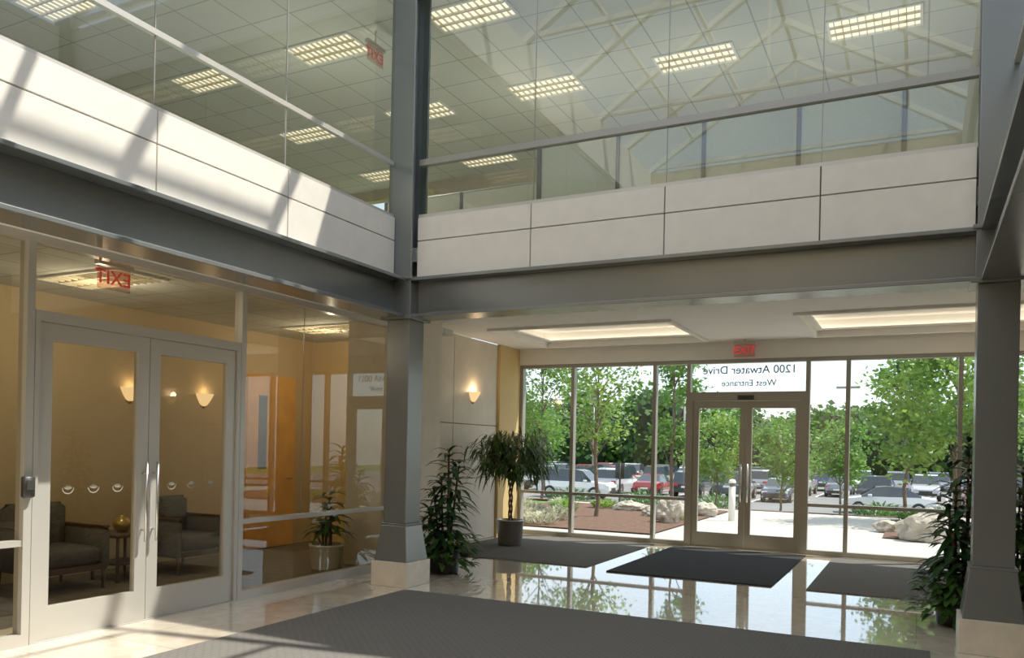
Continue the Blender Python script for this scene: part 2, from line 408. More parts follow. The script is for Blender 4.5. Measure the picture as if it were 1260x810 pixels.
# ------------------------------------------------------------------ steel frame
def ibeam(m, axis, a0, a1, c, z0, z1, w=0.34, tf=0.035, tw=0.025):
    for (lo, hi, hz0, hz1) in ((c - w / 2, c + w / 2, z0, z0 + tf), (c - w / 2, c + w / 2, z1 - tf, z1), (c - tw / 2, c + tw / 2, z0 + tf, z1 - tf)):
        if axis == 'x': m.box(a0, a1, lo, hi, hz0, hz1, STEEL)
        else: m.box(lo, hi, a0, a1, hz0, hz1, STEEL)
m = MB(); ibeam(m, 'x', XL + .20, XR - .20, YB, ZB0, ZB1); m.build('steel_beam', bevel=0.004)
m = MB(); ibeam(m, 'y', YN, YB - .16, XL, ZB0, ZB1); m.build('steel_beam', bevel=0.004)
m = MB(); ibeam(m, 'y', YN, YB - .16, XR, ZB0, ZB1); m.build('steel_beam', bevel=0.004)
def column(cx, cy):
    m = MB()
    h = 0.155
    m.box(cx - 0.235, cx + 0.235, cy - 0.235, cy + 0.235, 0, 0.27, PLINTH)
    m.frustum(cx, cy, 0.27, 0.66, 0.212, 0.162, STEEL)
    m.box(cx - 0.167, cx + 0.167, cy - 0.167, cy + 0.167, 0.66, 0.685, STEEL)
    m.box(cx - h + .01, cx + h - .01, cy - h + .01, cy + h - .01, 0.685, ZB0 - .02, STEEL)
    m.box(cx - 0.2, cx + 0.2, cy - 0.2, cy + 0.2, ZB0 - 0.02, ZB0 + 0.02, STEEL)
    m.box(cx - 0.165, cx + 0.165, cy - 0.165, cy + 0.165, ZB0 + .02, ZB1 - .02, STEEL)
    m.box(cx - 0.19, cx + 0.19, cy - 0.19, cy + 0.19, ZB1 - 0.02, ZB1 + 0.015, STEEL)
    m.box(cx - h, cx + h, cy - h, cy - h + .03, ZB1 + .015, ZSK + .1, STEEL)
    m.box(cx - h, cx + h, cy + h - .03, cy + h, ZB1 + .015, ZSK + .1, STEEL)
    m.box(cx - .015, cx + .015, cy - h + .03, cy + h - .03, ZB1 + .015, ZSK + .1, STEEL)
    return m.build('steel_column', bevel=0.006)
column(XL + .06, YB); column(XR - .04, YB)

# ------------------------------------------------------------------ upper bands + glazing
xj = [XL + 0.22, -3.6, -2.2, -0.815, XR - 0.2]
clad_y('wall_band_back', YB - 0.05, xj, [ZB1 + .002, 3.79, ZP], PANEL)
yj = [YN, -0.02, 1.41, 2.84, 4.27, 5.70, YB - .16]
clad_x('wall_band_left', XL, 1, yj, [ZB1 + .002, 3.79, ZP], PANEL)
clad_x('wall_band_right', XR, -1, yj, [ZB1 + .002, 3.79, ZP], PANEL)
def glazing_y(name, y, xs, z0, z1, mat):
    m = MB()
    m.quad((xs[0], y, z0), (xs[-1], y, z0), (xs[-1], y, z1), (xs[0], y, z1), mat)
    for x in xs[1:-1]: m.box(x - .004, x + .004, y - .006, y + .006, z0, z1, ALU_D)
    m.box(xs[0], xs[-1], y - .03, y + .03, z0, z0 + .035, ALU)
    m.box(xs[0], xs[-1], y - .035, y + .035, 4.625, 4.69, ALU_D)
    m.box(xs[0], xs[-1], y - .03, y + .03, z1 - .05, z1, ALU)
    return m.build(name)
def glazing_x(name, x, ys, z0, z1, mat):
    m = MB()
    m.quad((x, ys[0], z0), (x, ys[-1], z0), (x, ys[-1], z1), (x, ys[0], z1), mat)
    for y in ys[1:-1]: m.box(x - .006, x + .006, y - .004, y + .004, z0, z1, ALU_D)
    m.box(x - .03, x + .03, ys[0], ys[-1], z0, z0 + .03, ALU)
    m.box(x - .022, x + .022, ys[0], ys[-1], 4.62, 4.665, ALU)
    m.box(x - .03, x + .03, ys[0], ys[-1], z1 - .05, z1, ALU)
    return m.build(name)
glazing_y('window_2', YB + .0, xj, ZP, ZC, GLASS_UP)
glazing_x('window_3', XL - .05, yj, ZP, ZC, GLASS_UP)
glazing_x('window_4', XR + .05, yj, ZP, ZC, GLASS_UP)
m = MB()
m.box(XL - .1, XL - .0, YN, YB, ZC, ZSK, WHITE); m.box(XR, XR + .1, YN, YB, ZC, ZSK, WHITE)
m.box(XL - .1, XR + .1, YB, YB + .1, ZC, ZSK, WHITE)
m.build('wall_skylight_curb')

m = MB()
xm = (XL + XR) / 2; zr = 9.3
npan = 6
def bar(m, p, q, w, mat):
    m.cyl(p, q, w, w, mat, n=4, smooth=False)
for i in range(npan + 1):
    y = YN + (YB - YN) * i / npan
    bar(m, (XL - .1, y, ZSK), (xm, y, zr), 0.07, SKYFRAME); bar(m, (XR + .1, y, ZSK), (xm, y, zr), 0.07, SKYFRAME)
    if i % 2 == 0:
        bar(m, (XL, y, ZSK + .1), (XR, y, ZSK + .1), 0.05, SKYFRAME)
        bar(m, (xm, y, ZSK + .1), (xm, y, zr), 0.03, SKYFRAME)
for t in (0, .33, .66, 1):
    for xs_ in (XL - .1, XR + .1):
        x = xs_ + (xm - xs_) * t; z = ZSK + (zr - ZSK) * t
        bar(m, (x, YN, z), (x, YB, z), 0.04, SKYFRAME)
m.quad((XL - .1, YN, ZSK + .06), (XL - .1, YB + .1, ZSK + .06), (xm, YB + .1, zr + .06), (xm, YN, zr + .06), GLASS_SKY)
m.quad((XR + .1, YN, ZSK + .06), (XR + .1, YB + .1, ZSK + .06), (xm, YB + .1, zr + .06), (xm, YN, zr + .06), GLASS_SKY)
m.add([(XL - .1, YB + .1, ZSK), (XR + .1, YB + .1, ZSK), (xm, YB + .1, zr)], [(0, 1, 2)], GLASS_SKY)
m.add([(XL - .1, YN, ZSK), (XR + .1, YN, ZSK), (xm, YN, zr)], [(0, 1, 2)], GLASS_SKY)
m.build('skylight_roof')

# ------------------------------------------------------------------ ground floor storefronts
def storefront_x(name, x, sg, panes, z0, z1, skip=None):
    m = MB(); d = 0.05; w = 0.03
    for i, y in enumerate(panes):
        m.box(x - d, x + d, y - w, y + w, z0, z1, ALU)
    for i in range(len(panes) - 1):
        y0, y1 = panes[i] + w, panes[i + 1] - w
        m.box(x - d, x + d, y0, y1, z1 - .06, z1, ALU)
        if skip == i: 
            continue
        m.box(x - d, x + d, y0, y1, z0, z0 + .09, ALU)
        m.box(x - d + .01, x + d - .01, y0, y1, .74, .785, ALU)
        m.quad((x, y0, z0 + .09), (x, y1, z0 + .09), (x, y1, z1 - .06), (x, y0, z1 - .06), GLASS_L)
        if y1 - y0 > 2: 
            ym = y0 + .88
            m.box(x - .004, x + .004, ym - .003, ym + .003, .785, z1 - .06, ALU_D)
    return m.build(name)
def leaf_x(m, x, y0, y1, z1, mat, glass, d=0.028, st=0.11):
    m.box(x - d, x + d, y0, y0 + st, 0.01, z1, mat); m.box(x - d, x + d, y1 - st, y1, 0.01, z1, mat)
    m.box(x - d, x + d, y0 + st, y1 - st, 0.01, 0.26, mat); m.box(x - d, x + d, y0 + st, y1 - st, z1 - .13, z1, mat)
    m.quad((x, y0 + st, .26), (x, y1 - st, .26), (x, y1 - st, z1 - .13), (x, y0 + st, z1 - .13), glass)
storefront_x('window_5', XS, 1, [YN + .03, 0.6, 2.2, 3.76, 5.88, 8.36], 0, 3.06, skip=3)
storefront_x('window_6', XS2, 1, [YN + .03, 0.6, 2.2, 3.76, 5.88, 8.36], 0, 3.06)
m = MB()
ya, yb, ymid = 3.795, 5.845, 4.82
m.box(XS - .05, XS + .05, ya, yb, 2.42, 2.50, ALU)
m.quad((XS, ya, 2.50), (XS, yb, 2.50), (XS, yb, 3.0), (XS, ya, 3.0), GLASS_L)
m.box(XS - .05, XS + .05, ya, ya + .04, 0, 2.42, ALU); m.box(XS - .05, XS + .05, yb - .04, yb, 0, 2.42, ALU)
m.box(XS - .05, XS + .05, ya + .04, yb - .04, 0, 0.009, ALU)
leaf_x(m, XS, ya + .043, ymid - .003, 2.415, ALU, GLASS_L)
leaf_x(m, XS, ymid + .003, yb - .043, 2.415, ALU, GLASS_L)
for y in (ymid - .055, ymid + .055):
    m.cyl((XS + .085, y, .68), (XS + .085, y, 1.36), .013, .013, CHROME)
    for z in (.78, 1.26): m.cyl((XS + .02, y, z), (XS + .085, y, z), .009, .009, CHROME, 8)
for k in range(2):
    yc0 = (ya + .043 + ymid) / 2 if k == 0 else (ymid + yb - .043) / 2
    for j in (-1, 0, 1):
        yc = yc0 + j * .22; zz = 1.16; sc = .8
        for an in (-60, -30, 0, 30, 60):
            A = math.radians(an)
            def P(r, t): return (XS + .004, yc + sc * (r * math.sin(A) + t * math.cos(A)), zz + sc * (-.02 + r * math.cos(A) - t * math.sin(A)))
            m.add([P(0.0, 0), P(.03, .009), P(.055, 0), P(.03, -.009)], [(0, 1, 2, 3)], FROST)
        n = 20
        vs = []
        for i in range(n + 1):
            t = math.pi * .5 + math.pi * i / n
            for r in (.056, .063): vs.append((XS + .004, yc + sc * r * math.sin(t), zz + sc * r * math.cos(t)))
        m.add(vs, [(2 * i, 2 * i + 1, 2 * i + 3, 2 * i + 2) for i in range(n)], FROST)
m.build('door_1')
m = MB(); m.rbox(XS + .051, XS + .1, 3.70, 3.79, 1.1, 1.26, BLACK, .01); m.box(XS + .1, XS + .104, 3.72, 3.77, 1.16, 1.23, CHROME); m.build('card_reader')

ex = [-6.42, -5.43, -3.96, -3.39, -1.55, -0.98, 0.5, VXR - .04]
m = MB(); d = .06; w = .03
for x in ex: m.box(x - w, x + w, YE - d, YE + d, 0, 3.02, ALU_D)
for i in range(len(ex) - 1):
    a, b = ex[i] + w, ex[i + 1] - w
    m.box(a, b, YE - d, YE + d, 2.96, 3.02, ALU_D)
    if i == 3: continue
    m.box(a, b, YE - d, YE + d, 0, .07, ALU_D); m.box(a, b, YE - d + .01, YE + d - .01, .73, .78, ALU_D)
    m.quad((a, YE, .07), (b, YE, .07), (b, YE, 2.96), (a, YE, 2.96), GLASS_E)
m.build('window_7')
m = MB(); a, b = -3.36, -1.58; mid = (a + b) / 2
m.box(a, b, YE - d, YE + d, 2.36, 2.50, ALU_D)
m.quad((a, YE, 2.5), (b, YE, 2.5), (b, YE, 2.96), (a, YE, 2.96), GLASS_E)
m.box(a, a + .05, YE - d, YE + d, 0, 2.36, ALU_D); m.box(b - .05, b, YE - d, YE + d, 0, 2.36, ALU_D)
m.box(a + .05, b - .05, YE - d, YE + d, 0, .009, ALU)
for (p, q) in ((a + .053, mid - .003), (mid + .003, b - .053)):
    st = .09; dd = .03
    m.box(p, p + st, YE - dd, YE + dd, .01, 2.355, ALU_D); m.box(q - st, q, YE - dd, YE + dd, .01, 2.355, ALU_D)
    m.box(p + st, q - st, YE - dd, YE + dd, .01, .24, ALU_D); m.box(p + st, q - st, YE - dd, YE + dd, 2.24, 2.355, ALU_D)
    m.quad((p + st, YE, .24), (q - st, YE, .24), (q - st, YE, 2.24), (p + st, YE, 2.24), GLASS_E)
for x in (mid - .05, mid + .05):
    m.cyl((x, YE - .09, .75), (x, YE - .09, 1.35), .013, .013, CHROME)
    for z in (.82, 1.28): m.cyl((x, YE - .09, z), (x, YE - .02, z), .009, .009, CHROME, 8)
m.box(mid - .12, mid + .12, YE - .12, YE - .06, 2.37, 2.44, BLACK)
m.build('door_2')
lg = bpy.data.objects.new('entrance_lettering', None); COL.objects.link(lg); lg.location = (mid + .02, YE + .02, 2.74)
text_mesh('line_1', '1200 Atwater Drive', .178, NAVY, (0, 0, .11), (math.pi / 2, 0, math.pi), lg)
text_mesh('line_2', 'West Entrance', .14, NAVY, (0, 0, -.10), (math.pi / 2, 0, math.pi), lg)

def exit_sign(loc, rotz, mirrored, drop):
    e = bpy.data.objects.new('exit_sign', None); COL.objects.link(e); e.location = loc; e.rotation_euler = (0, 0, rotz)
    m = MB(); m.box(-.16, .16, -.004, .004, -.1, .1, EXITP); m.box(-.17, .17, -.03, .03, .1, .14, ALU)
    m.cyl((0, 0, .14), (0, 0, .14 + drop), .012, .012, ALU, 8)
    m.build('plate', parent=e)
    text_mesh('lettering', 'EXIT', .17, RED, (0, -.008 if not mirrored else .008, 0), (math.pi / 2, 0, math.pi if mirrored else 0), e)
exit_sign((-2.47, 12.95, 3.13), 0, False, .03)
exit_sign((-6.25, 4.72, 2.93), math.pi / 2, True, .05)
exit_sign((-6.04, 8.09, 6.30), math.pi / 2, True, .16)

# ------------------------------------------------------------------ troffers
def troffer(cx, cy, z, wx=1.02, wy=.52, lens=TROFF):
    m = MB(); f = .03
    x0, x1, y0, y1 = cx - wx / 2, cx + wx / 2, cy - wy / 2, cy + wy / 2
    m.box(x0, x1, y0, y0 + f, z - .02, z, WHITE); m.box(x0, x1, y1 - f, y1, z - .02, z, WHITE)
    m.box(x0, x0 + f, y0 + f, y1 - f, z - .02, z, WHITE); m.box(x1 - f, x1, y0 + f, y1 - f, z - .02, z, WHITE)
    m.quad((x0 + f, y0 + f, z - .004), (x0 + f, y1 - f, z - .004), (x1 - f, y1 - f, z - .004), (x1 - f, y0 + f, z - .004), lens)
    nx, ny = (12, 3) if wx > wy else (3, 12)
    for i in range(1, nx):
        x = x0 + (x1 - x0) * i / nx; m.box(x - .004, x + .004, y0 + f, y1 - f, z - .03, z - .006, LOUV)
    for i in range(1, ny):
        y = y0 + (y1 - y0) * i / ny; m.box(x0 + f, x1 - f, y - .012, y + .012, z - .0305, z - .0055, LOUV)
    return m.build('ceiling_troffer_light')
def fill_under(o, loc, en, col=(1, .84, .6)):  # unseen zero-size fill light, added below a troffer to brighten the room
    l = bpy.data.lights.new('added_fill', 'POINT'); l.energy = en; l.color = col; l.shadow_soft_size = 0.0
    lo = bpy.data.objects.new('fill_point', l); COL.objects.link(lo); lo.location = loc; lo.parent = o
for cy in (10.35, 8.2, 6.0, 3.85, 1.7):
    for k in range(-2, 4):
        cx = -4.77 + k * 2.1
        if cx > 3.5: continue
        if cy < 8 and XL - .3 - .6 < cx < XR + .8: continue
        o = troffer(cx, cy, ZC)
        if (cy == 10.35 and k in (0, 1, 2)) or (cy in (8.2, 3.85) and k == -1): fill_under(o, (cx, cy, 5.45), 17, (1, .95, .82))
for k in range(-3, 3): troffer(-4.77 + k * 2.1, 12.5, ZC)
for cy in (1.2, 5.3, 8.77):
    o = troffer(-7.2, cy, 3.12, 1.2, .6, TROFF_L); fill_under(o, (-7.2, cy, 2.9), 13)
for cy in (1.2, 5.3, 8.4): troffer(2.7, cy, 3.12, 1.2, .6, TROFF_L)

# ------------------------------------------------------------------ sconces
def sconce(x, y, z, sgn=1, en=10):
    m = MB(); a0, a1 = (-math.pi / 2, math.pi / 2) if sgn > 0 else (math.pi / 2, 3 * math.pi / 2)
    m.lathe([(.02, -.09), (.05, -.07), (.09, -.01), (.125, .06), (.13, .075)], (0, 0, 0), SCON, 16, a0, a1)
    m.lathe([(.0, -.12), (.025, -.11), (.03, -.08), (.02, -.07)], (0, 0, 0), BRASS, 12, a0, a1)
    m.box(0 if sgn > 0 else -.01, .01 if sgn > 0 else 0, -.05, .05, -.1, .02, BRASS)
    o = m.build('wall_sconce', (x, y, z))
    l = bpy.data.lights.new('sconce_bulb', 'POINT'); l.energy = en; l.color = (1, .66, .34); l.shadow_soft_size = .05
    lo = bpy.data.objects.new('bulb', l); COL.objects.link(lo); lo.parent = o; lo.location = (.07 * sgn, 0, .1)
sconce(VXL, 11.5, 2.35, 1, 3.5); sconce(VXR, 11.5, 2.35, -1, 3.5)
sconce(-8.5, 6.66, 2.09, 1, .7); sconce(-8.5, 7.79, 2.09, 1, .7)

# ------------------------------------------------------------------ side room contents
m = MB()
m.box(0, .05, -.53, .53, 0, 2.5, WOOD)
m.box(.05, .08, -.47, .47, 0.01, 2.44, WOOD)
m.box(.081, .09, -.26, -.10, 1.15, 2.2, BLACK); m.box(.0905, .092, -.24, -.12, 1.18, 2.17, CARGL)
m.cyl((.08, .38, 1.0), (.14, .38, 1.0), .012, .012, CHROME); m.cyl((.14, .38, 1.0), (.14, .27, 1.0), .012, .012, CHROME)
m.build('door_3', (-8.499, 8.98, 0.011))
def armchair(loc, rotz=0):
    m = MB()
    m.rbox(-.36, .32, -.30, .30, .26, .44, FABRIC, .04)
    m.rbox(-.44, -.28, -.33, .33, .30, .86, FABRIC, .05)
    for s in (-1, 1):
        y0, y1 = sorted((s * .30, s * .38))
        m.rbox(-.42, .34, y0, y1, .20, .62, FABRIC, .03)
        m.box(-.36, .32, min(s * .31, s * .37), max(s * .31, s * .37), .62, .645, DWOOD)
        for x in (-.38, .29): m.cyl((x, s * .33, 0), (x, s * .33, .22), .016, .026, DWOOD, 8)
    m.box(-.38, .32, -.30, .30, .20, .26, DWOOD)
    return m.build('armchair', loc, rotz=rotz)
armchair((-7.75, 5.25, .011)); armchair((-7.75, 6.85, .011)); armchair((-7.75, 3.9, .011))
m = MB(); m.rbox(-.25, .25, -.25, .25, .48, .52, DWOOD, .01)
for x in (-.2, .2):
    for y in (-.2, .2): m.cyl((x, y, 0), (x, y, .48), .018, .018, DWOOD, 8)
m.box(-.2, .2, -.2, .2, .18, .2, DWOOD)
m.build('side_table', (-7.8, 6.05, .011))
m = MB(); m.lathe([(0, 0), (.05, 0), (.09, .05), (.10, .1), (.06, .15), (.03, .16), (.035, .18), (0, .18)], (0, 0, 0), BRASS, 20)
m.build('brass_vase', (-7.8, 6.05, .531))
def partition(name, p, q, z1=5.22):
    m = MB(); L = (Vector(q) - Vector(p)).length; n = max(1, round(L / 1.0)); ang = math.atan2(q[1] - p[1], q[0] - p[0])
    for i in range(n):
        a, b = L * i / n, L * (i + 1) / n
        m.rbox(a + .02, b - .02, -.03, .03, 3.80, z1, PARTF, .01)
    for i in range(n + 1):
        a = L * i / n; m.box(a - .022, a + .022, -.037, .037, 3.75, z1 + .01, JOINT)
    m.box(0, L, -.034, .034, z1 + .002, z1 + .02, ALU)
    m.build(name, (p[0], p[1], 0), rotz=ang)
partition('cubicle_partition', (-4.2, 9.0), (3.8, 9.0))
partition('cubicle_partition', (-4.25, 9.1), (-4.25, 12.4))
partition('cubicle_partition', (-6.9, 9.6), (-4.4, 9.6), 5.0)

# ------------------------------------------------------------------ indoor plants
def pot(m, r, h, mat):
    m.lathe([(0, 0), (r * .86, 0), (r * .9, .02), (r, h - .03), (r * 1.05, h - .02), (r * 1.05, h), (r * .95, h), (r * .92, h - .05)], (0, 0, 0), mat, 28)
    m.lathe([(r * .93, h - .05), (0, h - .04)], (0, 0, 0), SOIL, 28)
def ficus(loc):
    m = MB(); pot(m, .21, .40, POTM); rnd = random.Random(3)
    tips = []
    for s in range(3):
        a = s * 2.1; p = Vector((.04 * math.cos(a), .04 * math.sin(a), .36))
        for k in range(8):
            a += 1.0
            q = Vector((.026 * math.cos(a), .026 * math.sin(a), .36 + (k + 1) * .08)); m.cyl(p, q, .015, .014, BARK, 7, False); p = q
        for b in range(9):
            aa = rnd.uniform(0, 6.28); r = rnd.uniform(.2, .60); z = rnd.uniform(1.25, 1.84) - r * .2
            q = Vector((r * math.cos(aa), r * math.sin(aa), z)); mid_ = (p + q) / 2 + Vector((0, 0, .1))
            m.cyl(p, mid_, .010, .007, BARK, 5, False); m.cyl(mid_, q, .007, .003, BARK, 5, False)
            tips.append((mid_, q))
    for (a, b) in tips:
        for i in range(42):
            t = rnd.uniform(.1, 1.15); c = a.lerp(b, t) + Vector((rnd.gauss(0, .06), rnd.gauss(0, .06), rnd.gauss(0, .06)))
            out = Vector((c.x, c.y, 0)); 
            if out.length > 0: out.normalize()
            d = out * .7 + Vector((rnd.gauss(0, .6), rnd.gauss(0, .6), rnd.uniform(-.8, .4)))
            m.leaf(c, d, rnd.uniform(.15, .25), rnd.uniform(.024, .036), rnd.uniform(.4, .9), LEAF_M, 3)
    m.clampx(-.76, 2)
    return m.build('potted_ficus_tree', loc)
ficus((-5.72, 11.4, .012))
def dracaena(loc, H, seed, spread=.3, bush=True, name='potted_dracaena', potmat=None, lmat=None, ll=(.34, .50), per=3, cx=None):
    m = MB(); pot(m, .20, .30, potmat or BLACK); rnd = random.Random(seed); lm = lmat or LEAF_D
    n = 6
    for s in range(n):
        a = s * 6.28 / n + rnd.uniform(-.3, .3); h = H * (1 - .11 * s); r = spread * rnd.uniform(.15, .6)
        if s == 0: r *= .3
        p0 = Vector((.06 * math.cos(a), .06 * math.sin(a), .26)); p1 = Vector((r * math.cos(a), r * math.sin(a), h - .18))
        m.cyl(p0, p1, .016, .012, BARK, 7, False)
        z = .42; k = 0
        while z < h - .12:
            t = (z - .26) / (h - .18 - .26)
            c = p0.lerp(p1, min(t, 1.05))
            for q in range(per):
                k += 2.4; el = .25 + 1.0 * max(0, t - .6)
                d = Vector((math.cos(k), math.sin(k), el + rnd.uniform(-.1, .3)))
                m.leaf(c, d, rnd.uniform(*ll) * (1 - .3 * t), rnd.uniform(.055, .08), rnd.uniform(.35, .8), lm, 4)
            z += .07
    if bush:
        for i in range(260):
            a = rnd.uniform(0, 6.28); r = rnd.uniform(.12, .38); z = rnd.uniform(.08, .46)
            m.leaf((r * math.cos(a), r * math.sin(a), z), (math.cos(a), math.sin(a), rnd.uniform(-.1, .7)), rnd.uniform(.10, .18), .07, .5, LEAF_M, 3)
    m.clampz(0.002)
    if cx: m.clampx(*cx)
    return m.build(name, loc)
dracaena((-5.16, 8.5, 0), 1.66, 11, .34)
dracaena((0.34, 8.55, 0), 1.85, 5, .4)
dracaena((0.95, 10.35, 0.014), 1.55, 8, .3)
dracaena((-6.48, 7.9, .011), 1.05, 21, .34, False, potmat=POTC, lmat=LEAF_M, ll=(.26, .42), per=4, cx=(-1, .46))

# ------------------------------------------------------------------ exterior
def hgt(y):
    if y < 22: return 0.0
    if y > 36: return -1.5
    t = (y - 22) / 14; return -1.5 * (3 * t * t - 2 * t ** 3)
def ground(name, x0, x1, y0, y1, dz, mat, ny=12):
    m = MB(); vs = []
    for i in range(ny + 1):
        y = y0 + (y1 - y0) * i / ny
        vs += [(x0, y, hgt(y) + dz), (x1, y, hgt(y) + dz)]
    fs = [(2 * i, 2 * i + 1, 2 * i + 3, 2 * i + 2) for i in range(ny)]
    return m.add(vs, fs, mat, True).build(name)
ground('ground_lawn', -120, 60, YE + .2, 160, -.06, GRASS, 60)
ground('ground_plaza_paving', -9.5, 9, YE + .2, 22.5, -.03, CONC, 6)
ground('ground_parking_lot', -100, 45, 38, 78, -.03, ASPH, 3)
ground('ground_mulch_bed', -9.4, -4.4, 14.6, 21.6, 0.0, MULCH, 3)
ground('ground_mulch_bed', -0.6, 7, 16.8, 21.6, 0.0, MULCH, 3)
ground('ground_mulch_bed', -40, 20, 22.6, 29, -.02, MULCH, 8)
m = MB()
for yy in (54, 63.5):
    for i in range(22):
        x = -45 + i * 2.75
        m.box(x - .06, x + .06, yy - 2.6, yy + 2.6, -1.53, -1.52, LINE)
m.build('parking_lines')

def tree(name, loc, H, crown_z, R, nleaf, lsize, mat, seed, lean=0.0):
    rnd = random.Random(seed); m = MB()
    p = Vector((0, 0, -.1)); r = .035 + H * .005
    N = 8; trunk = [p]
    for i in range(1, N + 1):
        t = i / N; q = Vector((lean * t + rnd.gauss(0, .03), rnd.gauss(0, .03), -.1 + (H * .8 + .1) * t))
        m.cyl(p, q, r * (1 - .8 * (i - 1) / N), r * (1 - .8 * i / N), BARK, 8, False); p = q; trunk.append(q)
    cl = []
    for b in range(26):
        a = rnd.uniform(0, 6.28)
        zz = rnd.uniform(crown_z, H)
        u = (zz - crown_z) / (H - crown_z)
        rr = R * (math.sin(math.pi * (0.12 + .8 * u)) ** .6) * rnd.uniform(.45, 1)
        q = Vector((lean + rr * math.cos(a), rr * math.sin(a), zz))
        k = max(1, min(N, int(N * (zz - rr * .7) / (H * .8))))
        base = trunk[k]
        mid_ = base.lerp(q, .5) + Vector((0, 0, .08))
        m.cyl(base, mid_, r * .3, r * .2, BARK, 5, False); m.cyl(mid_, q, r * .2, r * .06, BARK, 5, False)
        cl.append(q); cl.append(mid_.lerp(q, .5))
    for i in range(nleaf):
        c = rnd.choice(cl); g = R * .2
        c = c + Vector((rnd.gauss(0, g), rnd.gauss(0, g), rnd.gauss(0, g * .8)))
        d = Vector((rnd.gauss(0, 1), rnd.gauss(0, 1), rnd.gauss(0, .6))).normalized()
        s_ = d.orthogonal().normalized(); s_.rotate(Matrix.Rotation(rnd.uniform(0, 6.28), 3, d))
        L = lsize * rnd.uniform(.7, 1.2)
        m.add([c - d * L * .5, c + s_ * L * .3, c + d * L * .5, c - s_ * L * .3], [(0, 1, 2, 3)], mat)
    return m.build(name, loc)
def T(x, y, *a, **k): tree('tree', (x, y, hgt(y) - .02), *a, **k)
T(-6.6, 17.5, 4.7, 2.0, 1.15, 2200, .12, LEAF_T2, 1)
T(-12.3, 27, 6.6, 2.3, 1.5, 3600, .17, LEAF_T, 2)
T(-7.2, 26, 6.6, 2.0, 1.0, 3000, .17, LEAF_T, 3)
T(-7.3, 33, 4.3, 2.0, 1.3, 2600, .17, LEAF_T2, 4)
T(-4.8, 33, 4.2, 2.0, 1.4, 2600, .17, LEAF_T, 5)
T(.75, 21.5, 5.2, 1.5, 1.65, 7500, .15, LEAF_T2, 7)
T(-.35, 24.5, 4.4, 1.6, 1.0, 3000, .15, LEAF_T, 6)
T(-3.0, 37, 4.4, 2.0, 1.2, 2200, .2, LEAF_T, 8)
T(-17.5, 36, 6.5, 2.3, 1.8, 3500, .2, LEAF_T, 9)

m = MB(); rnd = random.Random(99)
for i in range(110):
    x = -80 + 115 * rnd.random(); y = rnd.uniform(82, 104); H = rnd.uniform(7.2, 9.6) * (1 + .10 * math.sin(x * .13)); R = rnd.uniform(2.4, 3.8)
    if x > -12: H *= .95
    zc_ = -1.5 + H * .52
    m.cyl((x, y, -1.6), (x, y, zc_), .25, .15, BARK, 6, False)
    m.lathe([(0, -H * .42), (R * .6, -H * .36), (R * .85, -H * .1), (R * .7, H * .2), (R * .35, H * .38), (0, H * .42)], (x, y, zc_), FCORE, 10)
    for k in range(520):
        th = rnd.uniform(0, 6.28); cz = rnd.uniform(-1, 1); sr = math.sqrt(1 - cz * cz); rr = rnd.uniform(.82, 1.12)
        lump = 1 + .15 * math.sin(3 * th + i) * math.cos(4 * cz + i)
        c = Vector((x + R * sr * math.cos(th) * rr * lump, y + R * sr * math.sin(th) * rr * lump, zc_ + H * .5 * cz * rr * lump))
        if c.z < -1.4: c.z = -1.4 + rnd.random()
        d = Vector((rnd.gauss(0, 1), rnd.gauss(0, 1), rnd.gauss(0, .7))).normalized(); s_ = d.orthogonal().normalized()
        s_.rotate(Matrix.Rotation(rnd.uniform(0, 6.28), 3, d)); L = rnd.uniform(.5, .95)
        m.add([c - d * L * .5, c + s_ * L * .35, c + d * L * .5, c - s_ * L * .35], [(0, 1, 2, 3)], LEAF_F)
m.build('forest_treeline')

def shrub(name, loc, R, H, mat, n=260, seed=0, L=.12):
    rnd = random.Random(seed); m = MB()
    for i in range(n):
        a = rnd.uniform(0, 6.28); r = R * math.sqrt(rnd.random()); z = H * rnd.random() * (1 - .4 * (r / R) ** 2)
        m.leaf((r * math.cos(a), r * math.sin(a), z * .6), (math.cos(a) * .6, math.sin(a) * .6, rnd.uniform(.3, 1.2)), rnd.uniform(.7, 1.3) * L, L * .3, .3, mat, 2)
    m.build(name, loc)
k = 0
for (x, y) in [(-8.9, 15.4), (-8.2, 16.0), (-8.6, 17.2), (-7.8, 18.5), (-5.3, 19.3), (-7.4, 20.2), (-6, 21), (-4.9, 17.9), (2.2, 18.2), (3.2, 17.6), (.9, 20.6), (2.3, 20.3), (-0.1, 21.0)]:
    k += 1; shrub('shrub', (x, y, 0), random.uniform(.3, .5), random.uniform(.3, .55), LEAF_T if k % 2 else LEAF_T2, 260, k, .16)
for (x, y) in [(-7.45, 15.5), (-7.0, 16.2), (-7.9, 16.9), (-6.9, 15.1), (-8.3, 19.4), (-9.0, 18.4)]:
    k += 1; shrub('flowering_shrub', (x, y, 0), random.uniform(.28, .42), random.uniform(.35, .5), LEAF_P, 320, k, .13)
for (x, y) in [(-22, 40), (-17, 41), (-13, 41.5), (-1.5, 40), (1.5, 41), (-9, 41)]:
    k += 1; shrub('shrub', (x, y, -1.55), 1.2, 1.5, LEAF_F, 500, k, .35)

